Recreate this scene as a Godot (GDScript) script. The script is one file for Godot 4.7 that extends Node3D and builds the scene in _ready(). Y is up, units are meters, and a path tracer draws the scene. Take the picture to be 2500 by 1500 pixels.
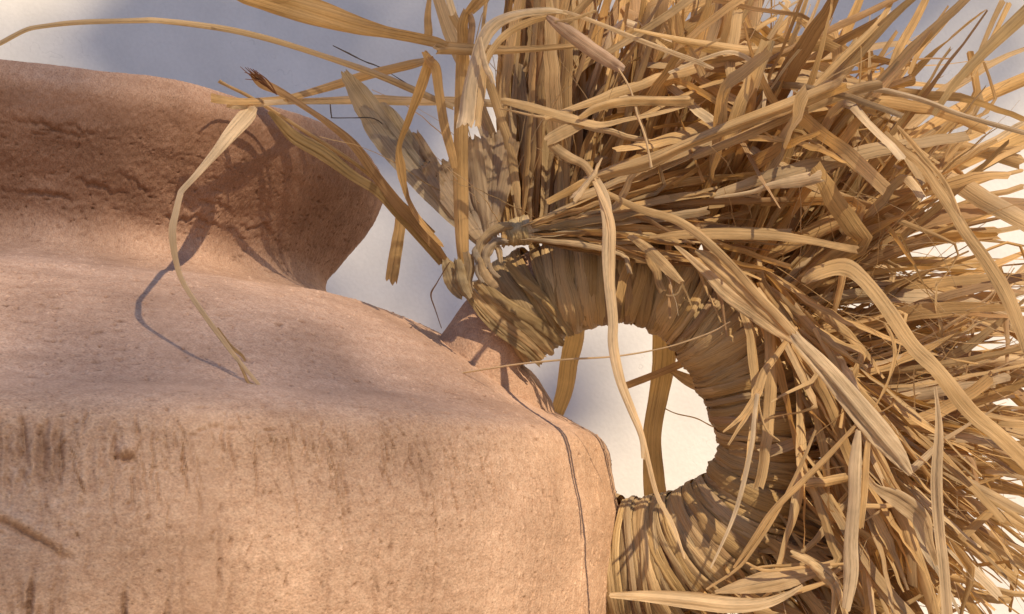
extends Node3D
# A hand-built clay pot with a raffia-wrapped handle in front of a sunlit plaster wall.
# Sizes are thought in units of PX = 0.125 mm (about one pixel of the photograph at the pot's axis).

const PX := 0.000125
const FOC := 3187.0
const PITCH := 8.56
const EYE := 1700.0
const TO_SUN := Vector3(0.430, 0.585, 0.688)

var cam: Camera3D
var rng := RandomNumberGenerator.new()
var noise := FastNoiseLite.new()
var taken := {}
var M := {}

# linear base colours of dried raffia
const STRAW := Color(0.68, 0.505, 0.265)
const GOLD := Color(0.63, 0.445, 0.21)
const PALE := Color(0.76, 0.63, 0.42)
const OLIVE := Color(0.45, 0.35, 0.19)
const BROWN := Color(0.47, 0.325, 0.18)
const GREY := Color(0.57, 0.47, 0.33)
const DUN := Color(0.56, 0.43, 0.25)

func _ready() -> void:
	# ---- camera, sky, sun, exposure
	cam = Camera3D.new(); cam.name = "camera"
	cam.fov = 2.0 * rad_to_deg(atan(750.0 / FOC))
	cam.near = 0.01; cam.far = 400.0
	add_child(cam)
	cam.position = Vector3(1159.0, EYE, 3187.0) * PX
	cam.rotation_degrees = Vector3(PITCH, 0, 0)
	cam.current = true
	var env := Environment.new()
	env.background_mode = Environment.BG_SKY
	var sm := ProceduralSkyMaterial.new()
	sm.sky_top_color = Color(0.44, 0.56, 0.78)
	sm.sky_horizon_color = Color(0.82, 0.84, 0.87)
	sm.sky_curve = 0.15
	sm.ground_bottom_color = Color(0.45, 0.38, 0.30)
	sm.ground_horizon_color = Color(0.72, 0.68, 0.62)
	var sky := Sky.new(); sky.sky_material = sm
	env.sky = sky
	env.background_energy_multiplier = 1.08
	env.tonemap_mode = Environment.TONE_MAPPER_LINEAR
	env.tonemap_exposure = 1.3
	env.sdfgi_enabled = true; env.ssao_enabled = true; env.ssil_enabled = true
	var we := WorldEnvironment.new(); we.name = "environment"; we.environment = env
	add_child(we)
	var sun := DirectionalLight3D.new(); sun.name = "sun"
	sun.light_energy = 1.42
	sun.light_color = Color(1.0, 0.915, 0.785)
	sun.light_angular_distance = 0.6
	sun.shadow_enabled = true
	add_child(sun)
	sun.look_at_from_position(Vector3.ZERO, -TO_SUN, Vector3.UP)

	rng.seed = 4711
	noise.seed = 5; noise.frequency = 1.0; noise.noise_type = FastNoiseLite.TYPE_SIMPLEX_SMOOTH; noise.fractal_octaves = 3
	make_materials()
	setting()
	shade_branch()
	pot()
	handle_wrap()
	knot()
	fringes()
	strands()

# ------------------------------------------------------------------ helpers
func numbered(s: String) -> String:
	if not taken.has(s):
		taken[s] = 0
		return s
	taken[s] += 1
	return "%s_%03d" % [s, taken[s]]

func base(called: String, label: String, category: String, at: Vector3, group := "") -> Node3D:
	var o := Node3D.new(); o.name = numbered(called); add_child(o); o.position = at
	tag(o, label, category, group)
	return o

func tag(o: Node3D, label: String, category: String, group := "") -> void:
	o.set_meta("label", label); o.set_meta("category", category)
	if group: o.set_meta("group", group)

# commits a mesh whose vertices are in world coordinates under parent (things are placed, not turned)
func part(called: String, am: Mesh, m: Material, parent: Node3D, centre := Vector3.ZERO) -> MeshInstance3D:
	var o := MeshInstance3D.new()
	o.name = called; o.mesh = am; o.material_override = m
	parent.add_child(o, true)
	o.position = centre - (parent.position if parent != self else Vector3.ZERO)
	return o

func P(x: float, y: float, d: float) -> Vector3:
	return cam.transform * (Vector3((x - 1250.0) / FOC * d, (750.0 - y) / FOC * d, -d) * PX)

func grid_mesh(pos: PackedVector3Array, nor: PackedVector3Array, uv: PackedVector2Array, col: PackedColorArray, rows: int, cols: int, wrap := false) -> ArrayMesh:
	var idx := PackedInt32Array()
	var cc := cols if wrap else cols - 1
	idx.resize((rows - 1) * cc * 6)
	var k := 0
	for r in rows - 1:
		var a := r * cols
		for c in cc:
			var c1 := (c + 1) % cols
			var p0 := a + c; var p1 := a + c1; var p2 := p0 + cols; var p3 := p1 + cols
			idx[k] = p0; idx[k + 1] = p1; idx[k + 2] = p2
			idx[k + 3] = p1; idx[k + 4] = p3; idx[k + 5] = p2
			k += 6
	var arr := []; arr.resize(Mesh.ARRAY_MAX)
	arr[Mesh.ARRAY_VERTEX] = pos; arr[Mesh.ARRAY_NORMAL] = nor
	if uv.size(): arr[Mesh.ARRAY_TEX_UV] = uv
	if col.size(): arr[Mesh.ARRAY_COLOR] = col
	arr[Mesh.ARRAY_INDEX] = idx
	var am := ArrayMesh.new(); am.add_surface_from_arrays(Mesh.PRIMITIVE_TRIANGLES, arr)
	return am

func grid_normals(pos: PackedVector3Array, rows: int, cols: int, wrap := false) -> PackedVector3Array:
	var nor := PackedVector3Array(); nor.resize(pos.size())
	for r in rows:
		var up := maxi(r - 1, 0) * cols; var dn := mini(r + 1, rows - 1) * cols
		for c in cols:
			var c0 := (c - 1 + cols) % cols if wrap else maxi(c - 1, 0)
			var c1 := (c + 1) % cols if wrap else mini(c + 1, cols - 1)
			var a := pos[r * cols + c1] - pos[r * cols + c0]
			var b := pos[dn + c] - pos[up + c]
			nor[r * cols + c] = b.cross(a).normalized()
	return nor

func catmull(p: Array, t: float) -> Vector4:
	var n := p.size() - 1
	var f := clampf(t, 0.0, 1.0) * n
	var i := mini(int(f), n - 1)
	f -= i
	var b: Vector4 = p[i]; var c: Vector4 = p[i + 1]
	var a: Vector4 = p[i - 1] if i > 0 else b * 2.0 - c
	var d: Vector4 = p[i + 2] if i + 2 <= n else c * 2.0 - b
	return 0.5 * (2.0 * b + (c - a) * f + (2.0 * a - 5.0 * b + 4.0 * c - d) * f * f + (3.0 * b - a - 3.0 * c + d) * f * f * f)

# a leaf strip along points of Vector4(world x, y, z, width): pleated across, creased along, turned about its length
# o: n segments, k points across, twist (radians at start), roll (radians over its length), curl (radians of arc across), pleat (share of width), col, vary, face (direction the flat side looks), wob
func ribbon(p: Array, o: Dictionary) -> ArrayMesh:
	var n: int = o.get("n", 16)
	var k: int = o.get("k", 5)
	var twist: float = o.get("twist", 0.0)
	var roll: float = o.get("roll", 0.0)
	var curl: float = o.get("curl", 0.6)
	var pleat: float = o.get("pleat", 0.10)
	var col: Color = o.get("col", STRAW)
	var vary: float = o.get("vary", 0.16)
	var wob: float = o.get("wob", 0.0)
	var cc: PackedVector3Array = PackedVector3Array()
	var ww := PackedFloat32Array()
	var sd := rng.randf() * 500.0
	for i in n + 1:
		var q := catmull(p, float(i) / n)
		var v := Vector3(q.x, q.y, q.z)
		if wob > 0.0:
			var s := float(i) * 9.0 / n
			v += Vector3(noise.get_noise_2d(s, sd), noise.get_noise_2d(s, sd + 40.0), noise.get_noise_2d(s, sd + 80.0)) * wob * PX
		cc.append(v); ww.append(maxf(q.w, 0.00012))
	var pl := PackedFloat32Array(); pl.resize(k)
	for j in k:
		pl[j] = (rng.randf() - 0.5) * 2.0 * pleat * (1.0 if j > 0 and j < k - 1 else 0.5)
	var pos := PackedVector3Array(); pos.resize((n + 1) * k)
	var uv := PackedVector2Array(); uv.resize((n + 1) * k)
	var cols := PackedColorArray(); cols.resize((n + 1) * k)
	var along := 0.0
	var u0 := rng.randf()
	var hue := 1.0 + (rng.randf() - 0.5) * 0.2
	for i in n + 1:
		var t := float(i) / n
		var T := (cc[mini(i + 1, n)] - cc[maxi(i - 1, 0)]).normalized()
		var face: Vector3 = o["face"] if o.has("face") else (cam.position - cc[i]).normalized()
		var side := T.cross(face).normalized()
		var up := side.cross(T).normalized()
		var a := twist + roll * t + noise.get_noise_2d(t * 3.0, sd + 11.0) * (0.5 if roll != 0.0 or twist != 0.0 else 0.25)
		var s2 := side * cos(a) + up * sin(a)
		var u2 := up * cos(a) - side * sin(a)
		if i > 0: along += cc[i].distance_to(cc[i - 1])
		var w := ww[i] * 0.5
		var cu := curl * (1.0 + 0.5 * noise.get_noise_2d(t * 4.0, sd + 23.0))
		var tone := 1.0 + vary * 1.6 * noise.get_noise_2d(t * 5.0, sd + 31.0)
		for j in k:
			var s := 2.0 * j / (k - 1) - 1.0
			var ang := s * cu * 0.5
			var x := s; var z := 0.0
			if absf(cu) > 0.01:
				x = sin(ang) / (cu * 0.5); z = (cos(ang) - 1.0) / (cu * 0.5)
			z += pl[j] * 2.0 + pleat * 1.2 * noise.get_noise_2d(t * 7.0 + j * 17.0, sd)
			pos[i * k + j] = cc[i] + s2 * (x * w) + u2 * (z * w)
			if i == n or i == 0: pos[i * k + j] += T * ((rng.randf() - 0.5) * minf(w * 1.1, 0.0022))
			uv[i * k + j] = Vector2(u0 + s * w / 0.011, along / 0.09)
			var c := col * (tone * (1.0 + vary * (pl[j] / maxf(pleat, 0.01)) * 0.35))
			cols[i * k + j] = Color(c.r, c.g * lerpf(1.0, hue, 0.35), c.b * hue)
	return grid_mesh(pos, grid_normals(pos, n + 1, k), uv, cols, n + 1, k)

# control points given as [x, y, d, width] in picture units: a convenience for placing; d is the distance from the lens plane
func path(a: Array) -> Array:
	var out := []
	for q in a:
		var v := P(q[0], q[1], q[2])
		out.append(Vector4(v.x, v.y, v.z, q[3] * PX * q[2] / FOC))
	return out

# ------------------------------------------------------------------ materials
func streaks(w: int, h: int, layers: Array, sd: int) -> Image:
	var sum := PackedFloat32Array(); sum.resize(w * h)
	var fn := FastNoiseLite.new(); fn.noise_type = FastNoiseLite.TYPE_SIMPLEX; fn.fractal_type = FastNoiseLite.FRACTAL_NONE
	for L in layers:   # [low res rows, frequency, weight]
		fn.seed = sd; sd += 1; fn.frequency = L[1]
		var im := fn.get_seamless_image(w, L[0], false, false, 0.15, false)
		im.resize(w, h, Image.INTERPOLATE_CUBIC)
		im.convert(Image.FORMAT_L8)
		var b := im.get_data()
		for i in w * h: sum[i] += (b[i] / 127.5 - 1.0) * float(L[2])
	var out := PackedByteArray(); out.resize(w * h)
	for i in w * h: out[i] = clampi(int(127.5 + sum[i] * 127.5), 0, 255)
	return Image.create_from_data(w, h, false, Image.FORMAT_L8, out)

func make_materials() -> void:
	var st := streaks(256, 512, [[5, 0.16, 0.34], [12, 0.35, 0.34], [40, 0.06, 0.36], [160, 0.25, 0.24]], 21)
	var b := st.get_data()
	var rgbd := PackedByteArray(); rgbd.resize(b.size() * 3)
	for i in b.size():
		var v := b[i] / 255.0
		var l := 0.90 + 0.24 * (v - 0.5)
		if v < 0.24: l -= (0.24 - v) * 0.8
		rgbd[i * 3] = clampi(int(255.0 * (l + 0.03)), 0, 255)
		rgbd[i * 3 + 1] = clampi(int(255.0 * l), 0, 255)
		rgbd[i * 3 + 2] = clampi(int(255.0 * (l - 0.03)), 0, 255)
	var ct := ImageTexture.create_from_image(Image.create_from_data(256, 512, false, Image.FORMAT_RGB8, rgbd))
	var ht := ImageTexture.create_from_image(st)
	var m := StandardMaterial3D.new()
	m.resource_name = "raffia"
	m.vertex_color_use_as_albedo = true
	m.albedo_texture = ct
	m.roughness = 0.62; m.metallic_specular = 0.42
	m.heightmap_enabled = true; m.heightmap_texture = ht; m.heightmap_scale = 0.009
	m.backlight_enabled = true; m.backlight = Color(0.96, 0.88, 0.72)
	m.cull_mode = BaseMaterial3D.CULL_DISABLED
	M.raffia = m
	var m2 := m.duplicate() as StandardMaterial3D
	m2.backlight = Color(0.66, 0.56, 0.42)
	M.wrap = m2
	var dk := StandardMaterial3D.new()
	dk.albedo_color = Color(0.10, 0.085, 0.075); dk.roughness = 0.7
	M.twig = dk

func speckle(w: int, h: int, sd: int, fr: float, oct: int) -> PackedByteArray:
	var fn := FastNoiseLite.new(); fn.seed = sd; fn.frequency = fr; fn.noise_type = FastNoiseLite.TYPE_SIMPLEX_SMOOTH
	fn.fractal_octaves = oct
	var im := fn.get_seamless_image(w, h, false, false, 0.1, false)
	im.convert(Image.FORMAT_L8)
	return im.get_data()

# ------------------------------------------------------------------ setting
func setting() -> void:
	var g := MeshInstance3D.new(); g.name = "ground"
	var pm := PlaneMesh.new(); pm.size = Vector2(300, 300); g.mesh = pm
	var gm := StandardMaterial3D.new(); gm.albedo_color = Color(0.40, 0.33, 0.25).linear_to_srgb(); gm.roughness = 0.95
	var gn := FastNoiseLite.new(); gn.frequency = 0.03; gn.fractal_octaves = 5
	var gt := NoiseTexture2D.new(); gt.noise = gn; gt.width = 512; gt.height = 512; gt.seamless = true
	var gr := Gradient.new(); gr.set_color(0, Color(0.72, 0.70, 0.66)); gr.set_color(1, Color(1, 1, 1)); gt.color_ramp = gr
	gm.albedo_texture = gt; gm.uv1_triplanar = true; gm.uv1_world_triplanar = true; gm.uv1_scale = Vector3(0.8, 0.8, 0.8)
	g.material_override = gm; add_child(g); g.set_meta("kind", "structure")
	var w := MeshInstance3D.new(); w.name = "plaster_wall"
	var bm := BoxMesh.new(); bm.size = Vector3(9, 3.2, 0.25); w.mesh = bm
	w.position = Vector3(0.4, 1.6, -1720.0 * PX - 0.125)
	var wm := StandardMaterial3D.new(); wm.roughness = 0.92; wm.metallic_specular = 0.25
	wm.albedo_color = Color(0.78, 0.75, 0.69).linear_to_srgb()
	var W := 1024
	var a := speckle(W, W, 3, 0.006, 4); var b := speckle(W, W, 4, 0.12, 3); var c := speckle(W, W, 9, 0.012, 3)
	var al := PackedByteArray(); al.resize(W * W); var he := PackedByteArray(); he.resize(W * W)
	for i in W * W:
		var cr := absf(c[i] - 127.5)
		var line := clampf(1.0 - cr / 1.6, 0.0, 1.0) * clampf((a[i] - 135.0) / 30.0, 0.0, 1.0)
		al[i] = clampi(int(236.0 + (a[i] - 127) * 0.09 + (b[i] - 127) * 0.03 - line * 16.0), 0, 255)
		he[i] = clampi(int(128.0 + (a[i] - 127) * 0.6 + (b[i] - 127) * 0.30 - line * 60.0), 0, 255)
	wm.albedo_texture = ImageTexture.create_from_image(Image.create_from_data(W, W, false, Image.FORMAT_L8, al))
	wm.heightmap_enabled = true; wm.heightmap_scale = 0.024
	wm.heightmap_texture = ImageTexture.create_from_image(Image.create_from_data(W, W, false, Image.FORMAT_L8, he))
	wm.uv1_triplanar = true; wm.uv1_world_triplanar = true; wm.uv1_scale = Vector3(3.1, 3.1, 3.1)
	w.material_override = wm; add_child(w)
	tag(w, "pale cream plaster wall behind the clay pot and the raffia", "wall")

# an unseen leafy branch, added out of frame to throw soft dappled shade
func on_wall(x: float, y: float) -> Vector3:
	var dir := (P(x, y, 3000.0) - cam.position)
	return cam.position + dir * ((-1720.0 * PX - cam.position.z) / dir.z)

func shade_branch() -> void:
	var spots := []   # where the shade falls, its radius in PX, number of leaves
	for q in [[300, 130, 150, 6], [330, -20, 130, 4], [640, 0, 160, 5], [470, 60, 220, 10], [480, 240, 200, 11], [680, 150, 240, 15], [860, 60, 230, 9], [880, 260, 190, 8], [850, 520, 180, 4], [930, 720, 200, 4], [1080, 780, 130, 3], [1370, 940, 110, 2], [1250, -60, 190, 6], [1640, 60, 170, 6], [1800, 200, 130, 4], [2330, 60, 200, 9], [2050, 40, 140, 4]]:
		spots.append([on_wall(q[0], q[1]), q[2] * 1.5, q[3], 4.0])
	for q in [[0, 1300, 230, 4, 5.5], [100, 300, 220, 4, 5.5], [800, 480, 150, 6, 4.5], [730, 620, 100, 3, 4.5], [850, 600, 110, 4, 4.5], [300, 830, 260, 3, 8], [700, 900, 260, 4, 8], [1020, 960, 200, 2, 8]]:
		spots.append([P(q[0], q[1], hit(q[0], q[1])), q[2] * 0.75, q[3], q[4]])
	var t := base("added_shade_branch", "added leafy branch out of view, placed to throw soft shade on wall and pot", "branch", spots[0][0] + TO_SUN * 4.0)
	var side := TO_SUN.cross(Vector3.UP).normalized(); var up := side.cross(TO_SUN)
	var lv := SurfaceTool.new(); lv.begin(Mesh.PRIMITIVE_TRIANGLES)
	var line := []
	for sp in spots:
		var c: Vector3 = sp[0] + TO_SUN * (sp[3] + rng.randf_range(-0.25, 0.25))
		if sp[3] == 4.0: line.append(c)
		for i in sp[2]:
			var a := rng.randf() * TAU; var r: float = sqrt(rng.randf()) * sp[1] * PX
			var p := c + side * cos(a) * r + up * sin(a) * r + TO_SUN * rng.randf_range(-0.05, 0.05)
			var ax := (side * cos(a * 3.0) + up * sin(a * 3.0) + TO_SUN * rng.randf_range(-0.4, 0.4)).normalized()
			var ac := ax.cross(TO_SUN).normalized()
			var L := rng.randf_range(0.045, 0.07); var W := L * 0.27
			var fold := TO_SUN * W * 0.3
			var e := [p - ax * L * 0.5, p - ax * L * 0.15 + ac * W + fold, p + ax * L * 0.2 + ac * W * 0.8 + fold, p + ax * L * 0.5, p + ax * L * 0.2 - ac * W * 0.8 + fold, p - ax * L * 0.15 - ac * W + fold]
			for tri in [[0, 1, 3], [1, 2, 3], [0, 3, 5], [3, 4, 5]]:
				for v in tri: lv.add_vertex(e[v] - t.position)
	lv.generate_normals()
	var lm := StandardMaterial3D.new(); lm.albedo_color = Color(0.06, 0.11, 0.03).linear_to_srgb(); lm.roughness = 0.6; lm.cull_mode = BaseMaterial3D.CULL_DISABLED
	var f := MeshInstance3D.new(); f.name = "foliage"; f.mesh = lv.commit(); f.material_override = lm; t.add_child(f)
	f.set_meta("kind", "stuff")
	line.sort_custom(func(a, b): return a.x < b.x)
	var pts := [Vector4(line[0].x - 1.2, line[0].y + 0.1, line[0].z, 0.012)]
	for k in [0, 4, 8, 12, 16]:
		var v: Vector3 = (line[k] + line[mini(k + 1, 16)] + line[maxi(k - 1, 0)]) / 3.0 + TO_SUN * 0.08
		pts.append(Vector4(v.x, v.y, v.z, lerpf(0.009, 0.002, k / 16.0)))
	var bp := PackedVector3Array()
	for i in 41:
		var q := catmull(pts, i / 40.0)
		for j in 8: bp.append(Vector3(q.x, q.y, q.z) + (side.cross(up) * cos(TAU * j / 8.0) + up * sin(TAU * j / 8.0)) * q.w - t.position)
	var bm := StandardMaterial3D.new(); bm.albedo_color = Color(0.16, 0.11, 0.07).linear_to_srgb(); bm.roughness = 0.9
	var br := MeshInstance3D.new(); br.name = "limb"; br.mesh = grid_mesh(bp, grid_normals(bp, 41, 8, true), PackedVector2Array(), PackedColorArray(), 41, 8, true); br.material_override = bm; t.add_child(br)

# ------------------------------------------------------------------ pot
const PROF := [[560, 460], [600, 560], [690, 680], [765, 780], [795, 826], [812, 838], [824, 832], [831, 812], [833, 792], [825, 762], [806, 720], [777, 678], [744, 638], [712, 598], [690, 565], [688, 535], [702, 508], [744, 482], [832, 452], [956, 420], [1100, 338], [1239, 225], [1307, 184], [1368, 150], [1388, 118], [1395, 66], [1404, -19], [1404, -94], [1393, -234], [1360, -450], [1270, -790], [1110, -1170], [930, -1500], [800, -1690], [760, -1700], [0, -1690]]

func profile(t: float) -> Vector2:
	var n := PROF.size() - 1
	var f := clampf(t, 0.0, 1.0) * n
	var i := mini(int(f), n - 1); f -= i
	var g := func(j): return Vector2(PROF[clampi(j, 0, n)][0], PROF[clampi(j, 0, n)][1])
	var a: Vector2 = g.call(i - 1); var b: Vector2 = g.call(i); var c: Vector2 = g.call(i + 1); var d: Vector2 = g.call(i + 2)
	return 0.5 * (2.0 * b + (c - a) * f + (2.0 * a - 5.0 * b + 4.0 * c - d) * f * f + (3.0 * b - a - 3.0 * c + d) * f * f * f)

func radius_at(h: float) -> float:   # outside radius by height above the eye line
	for i in range(7, PROF.size() - 1):
		if PROF[i][1] >= h and PROF[i + 1][1] <= h:
			return lerpf(PROF[i][0], PROF[i + 1][0], inverse_lerp(PROF[i][1], PROF[i + 1][1], h))
	return 0.0

func hit(x: float, y: float) -> float:   # distance at which the sight line meets the pot
	var d := 1700.0
	while d < 3300.0:
		var p := P(x, y, d) / PX
		if Vector2(p.x, p.z).length() < radius_at(p.y - EYE): return d
		d += 3.0
	return -1.0

func pot() -> void:
	# rows along the profile, evenly by length where it is seen
	var fine := PackedVector2Array(); var len := PackedFloat32Array(); var total := 0.0
	for i in 4001:
		var q := profile(i / 4000.0)
		if i > 0: total += q.distance_to(fine[i - 1])
		fine.append(q); len.append(total)
	var rows_s := PackedFloat32Array()
	var s := 0.0
	while s < total:
		rows_s.append(s)
		var q0 := fine[mini(len.bsearch(s), 4000)]
		s += 2.4 if q0.y > -330.0 and s > 380.0 else 16.0
	rows_s.append(total)
	var az := PackedFloat32Array()
	var a := -180.0
	while a < 179.99:
		az.append(deg_to_rad(a))
		a += 0.095 if a > 9.0 and a < 98.0 else 2.5
	var R := rows_s.size(); var C := az.size()
	var prof := PackedVector2Array(); var pn := PackedVector2Array()
	for r in R:
		var i := clampi(len.bsearch(rows_s[r]), 1, 4000)
		var f := inverse_lerp(len[i - 1], len[i], rows_s[r]) if len[i] > len[i - 1] else 0.0
		prof.append(fine[i - 1].lerp(fine[i], f))
	for r in R:
		var d := prof[mini(r + 1, R - 1)] - prof[maxi(r - 1, 0)]
		pn.append(Vector2(-d.y, d.x).normalized())
	# relief, in px outwards
	var H := PackedFloat32Array(); H.resize(R * C)
	var K := PackedFloat32Array(); K.resize(R * C)   # stains and colour of the clay
	var n1 := FastNoiseLite.new(); n1.seed = 1; n1.frequency = 0.0021; n1.fractal_octaves = 2
	var n2 := FastNoiseLite.new(); n2.seed = 2; n2.frequency = 0.011; n2.fractal_octaves = 3
	var n3 := FastNoiseLite.new(); n3.seed = 3; n3.frequency = 0.06; n3.fractal_octaves = 3
	for r in R:
		var y := prof[r].y; var rad := prof[r].x
		var rough := smoothstep(470.0, 560.0, y) * (1.0 - smoothstep(770.0, 800.0, y))
		for c in C:
			var x := az[c] * 1000.0
			var sv := rows_s[r]
			var v := n1.get_noise_2d(x, sv) * 8.0
			v += n2.get_noise_2d(x * 0.55, sv * 1.2) * (2.0 + rough * 1.2)
			var g := n3.get_noise_2d(x, sv)
			v += g * (0.6 + rough * 0.8)
			H[r * C + c] = v * clampf(rad / 300.0, 0.0, 1.0)
			K[r * C + c] = 1.0 + 0.10 * n2.get_noise_2d(x * 0.18 + 500.0, sv * 1.6) * smoothstep(60.0, 200.0, y) + 0.09 * n2.get_noise_2d(x * 1.3, sv * 0.16 + 700.0) * (1.0 - smoothstep(60.0, 200.0, y)) + 0.20 * n1.get_noise_2d(x * 1.7 + 900.0, sv * 1.7) + 0.12 * n2.get_noise_2d(x * 0.8 + 300.0, sv) + 0.05 * g
	var c_lo := az.bsearch(deg_to_rad(9.1)); var c_hi := az.bsearch(deg_to_rad(97.5))
	var row_of := func(h: float) -> int:
		for r in range(R / 8, R):
			if prof[r].y < h and rows_s[r] > 500.0: return r
		return R - 1
	var step_c := 0.095 * PI / 180.0
	# a groove: from azimuth a0 (deg), height h0, running down by length (px) with a drift; depth, half width in px, and how much darker its hollow is
	var groove := func(a0: float, h0: float, length: float, drift: float, depth: float, hw: float, darken: float):
		var r0: int = row_of.call(h0)
		var steps := int(length / 2.4)
		var ph := rng.randf() * 100.0
		for i in steps:
			var r := r0 + i
			if r < 0 or r >= R: continue
			var t := float(i) / maxf(steps, 1)
			var rad := prof[r].x
			var cx := (deg_to_rad(a0) + (drift * t + noise.get_noise_2d(i * 0.05, ph) * 5.0) / rad)
			var e := sin(PI * clampf(t * 1.02, 0, 1)) ** 0.6
			var wc := rad * step_c
			var cc := (cx - az[c_lo]) / step_c + c_lo
			var span := int(ceil(hw * 2.6 / wc)) + 1
			for c in range(maxi(int(cc) - span, c_lo), mini(int(cc) + span + 1, c_hi)):
				var dx := (c - cc) * wc / hw
				var k := exp(-dx * dx * 1.6)
				H[r * C + c] -= depth * e * k - depth * 0.35 * e * exp(-(absf(dx) - 1.7) ** 2 * 3.0)
				K[r * C + c] -= darken * e * k
	# tool marks under the shoulder ridge
	for i in 150:
		var a0 := rng.randf_range(16.0, 62.0)
		var u := rng.randf()
		groove.call(a0, 128.0 - u * u * 110.0 + rng.randf_range(-10, 18), rng.randf_range(20, 95) + (60.0 if rng.randf() < 0.2 else 0.0), rng.randf_range(-4, 22), rng.randf_range(1.5, 5.5), rng.randf_range(1.4, 3.0), rng.randf_range(0.0, 0.09))
	for i in 16:   # broad drawn ribs at the left
		groove.call(rng.randf_range(17.5, 24.5), rng.randf_range(105, 128), rng.randf_range(90, 150), rng.randf_range(0, 10), rng.randf_range(4, 8), rng.randf_range(5, 8), 0.05)
	for i in 70:
		groove.call(rng.randf_range(15, 80), rng.randf_range(-190, 60), rng.randf_range(40, 260), rng.randf_range(-18, 18), rng.randf_range(0.8, 2.6), rng.randf_range(2.5, 5.0), rng.randf_range(0.03, 0.14))
	for i in 26:
		groove.call(rng.randf_range(18, 28), rng.randf_range(-190, -100), rng.randf_range(60, 150), rng.randf_range(-5, 5), rng.randf_range(3, 7), rng.randf_range(3, 5), 0.2)
	# pits, straw holes, grains
	for i in 3000:
		var r := rng.randi_range(row_of.call(790.0), row_of.call(-320.0))
		var c := rng.randi_range(c_lo + 10, c_hi - 10)
		var big := rng.randf()
		var pit := big < 0.72
		var wc := prof[r].x * step_c
		var lx := rng.randf_range(1.7, 3.4); var ly := rng.randf_range(1.7, 3.4)
		if big < 0.18:
			if prof[r].y < 90.0: ly *= 3.0
			else: lx *= 3.2
		var amp := rng.randf_range(1.5, 6.0) * (-1.0 if pit else 0.5) * (0.6 if prof[r].y > 480.0 else 1.0)
		var st := rng.randf_range(0.05, 0.38) if pit else -rng.randf_range(0.1, 0.45)
		var sl := rng.randf_range(-0.5, 0.5)
		for dr in range(-8, 9):
			var rr := r + dr
			if rr < 0 or rr >= R: continue
			for dc in range(-9, 10):
				var xx := dc * wc - sl * dr * 2.4; var yy := dr * 2.4
				var k := exp(-((xx / lx) ** 2 + (yy / ly) ** 2))
				if k > 0.02:
					H[rr * C + c + dc] += amp * k
					K[rr * C + c + dc] -= st * k
	# rough torn ledges: [azimuth deg, height, length px along, thickness px]
	for L in [[19.9, -44.0, 130.0, 9.0, 34.0], [25.2, 66.0, 34.0, 12.0], [19.6, 777.0, 150.0, 7.0], [23.0, 779.0, 110.0, 5.0], [20.0, 600.0, 120.0, 8.0], [27.0, 628.0, 110.0, 6.0], [44.0, 590.0, 150.0, 7.0], [47.0, 630.0, 120.0, 6.0], [33.0, 640.0, 80.0, 5.0], [58.0, 600.0, 120.0, 7.0]]:
		var r0: int = row_of.call(L[1]); var rad := prof[r0].x
		var half: float = L[2] / rad / step_c * 0.5
		var cc0 := int((deg_to_rad(L[0]) - az[c_lo]) / step_c) + c_lo
		var ph := rng.randf() * 90.0
		for dc in range(-int(half), int(half) + 1):
			var c := cc0 + dc
			if c < c_lo or c >= c_hi: continue
			var e := 1.0 - absf(dc / half) ** 2
			var off := noise.get_noise_2d(dc * 0.012, ph) * 22.0 + dc / half * float(L[4] if L.size() > 4 else 8.0) + noise.get_noise_2d(dc * 0.06, ph) * 6.0
			for dr in range(-20, 21):
				var rr := r0 + dr
				if rr < 0 or rr >= R: continue
				var yy := dr * 2.4 - off
				var up := exp(-((yy + 9.0) / 11.0) ** 2); var dn := exp(-((yy - 5.0) / 5.0) ** 2)
				H[rr * C + c] += e * float(L[3]) * (0.8 if float(L[1]) > 300.0 else 1.5) * (0.55 * up - 0.75 * dn)
				K[rr * C + c] -= e * dn * 0.15
	var pos := PackedVector3Array(); pos.resize(R * C)
	var uv := PackedVector2Array(); uv.resize(R * C)
	var col := PackedColorArray(); col.resize(R * C)
	for r in R:
		var tone := Color(0.62, 0.395, 0.25)
		# the soft shade on the sloping shoulder is painted in as a duller tone
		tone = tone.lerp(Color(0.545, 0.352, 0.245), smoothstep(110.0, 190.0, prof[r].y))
		var redden := smoothstep(470.0, 640.0, prof[r].y) * (1.0 - 0.45 * smoothstep(760.0, 800.0, prof[r].y))
		tone = tone.lerp(Color(0.35, 0.20, 0.128), redden)
		for c in C:
			var h := H[r * C + c]
			var q := prof[r] + pn[r] * h
			var rr := maxf(q.x, 0.0)
			pos[r * C + c] = Vector3(rr * sin(az[c]), q.y + EYE, rr * cos(az[c])) * PX
			uv[r * C + c] = Vector2(az[c] * 1.05, rows_s[r] / 1000.0)
			var k := clampf(K[r * C + c], 0.25, 1.5)
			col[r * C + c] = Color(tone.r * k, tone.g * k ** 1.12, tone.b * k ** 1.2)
	var m := StandardMaterial3D.new(); m.resource_name = "clay"
	m.vertex_color_use_as_albedo = true; m.roughness = 0.86; m.metallic_specular = 0.3
	var W := 1024
	var s1 := speckle(W, W, 31, 0.17, 3); var s2 := speckle(W, W, 32, 0.05, 4); var s3 := speckle(W, W, 33, 0.3, 2)
	var al := PackedByteArray(); al.resize(W * W * 3); var he := PackedByteArray(); he.resize(W * W)
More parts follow.
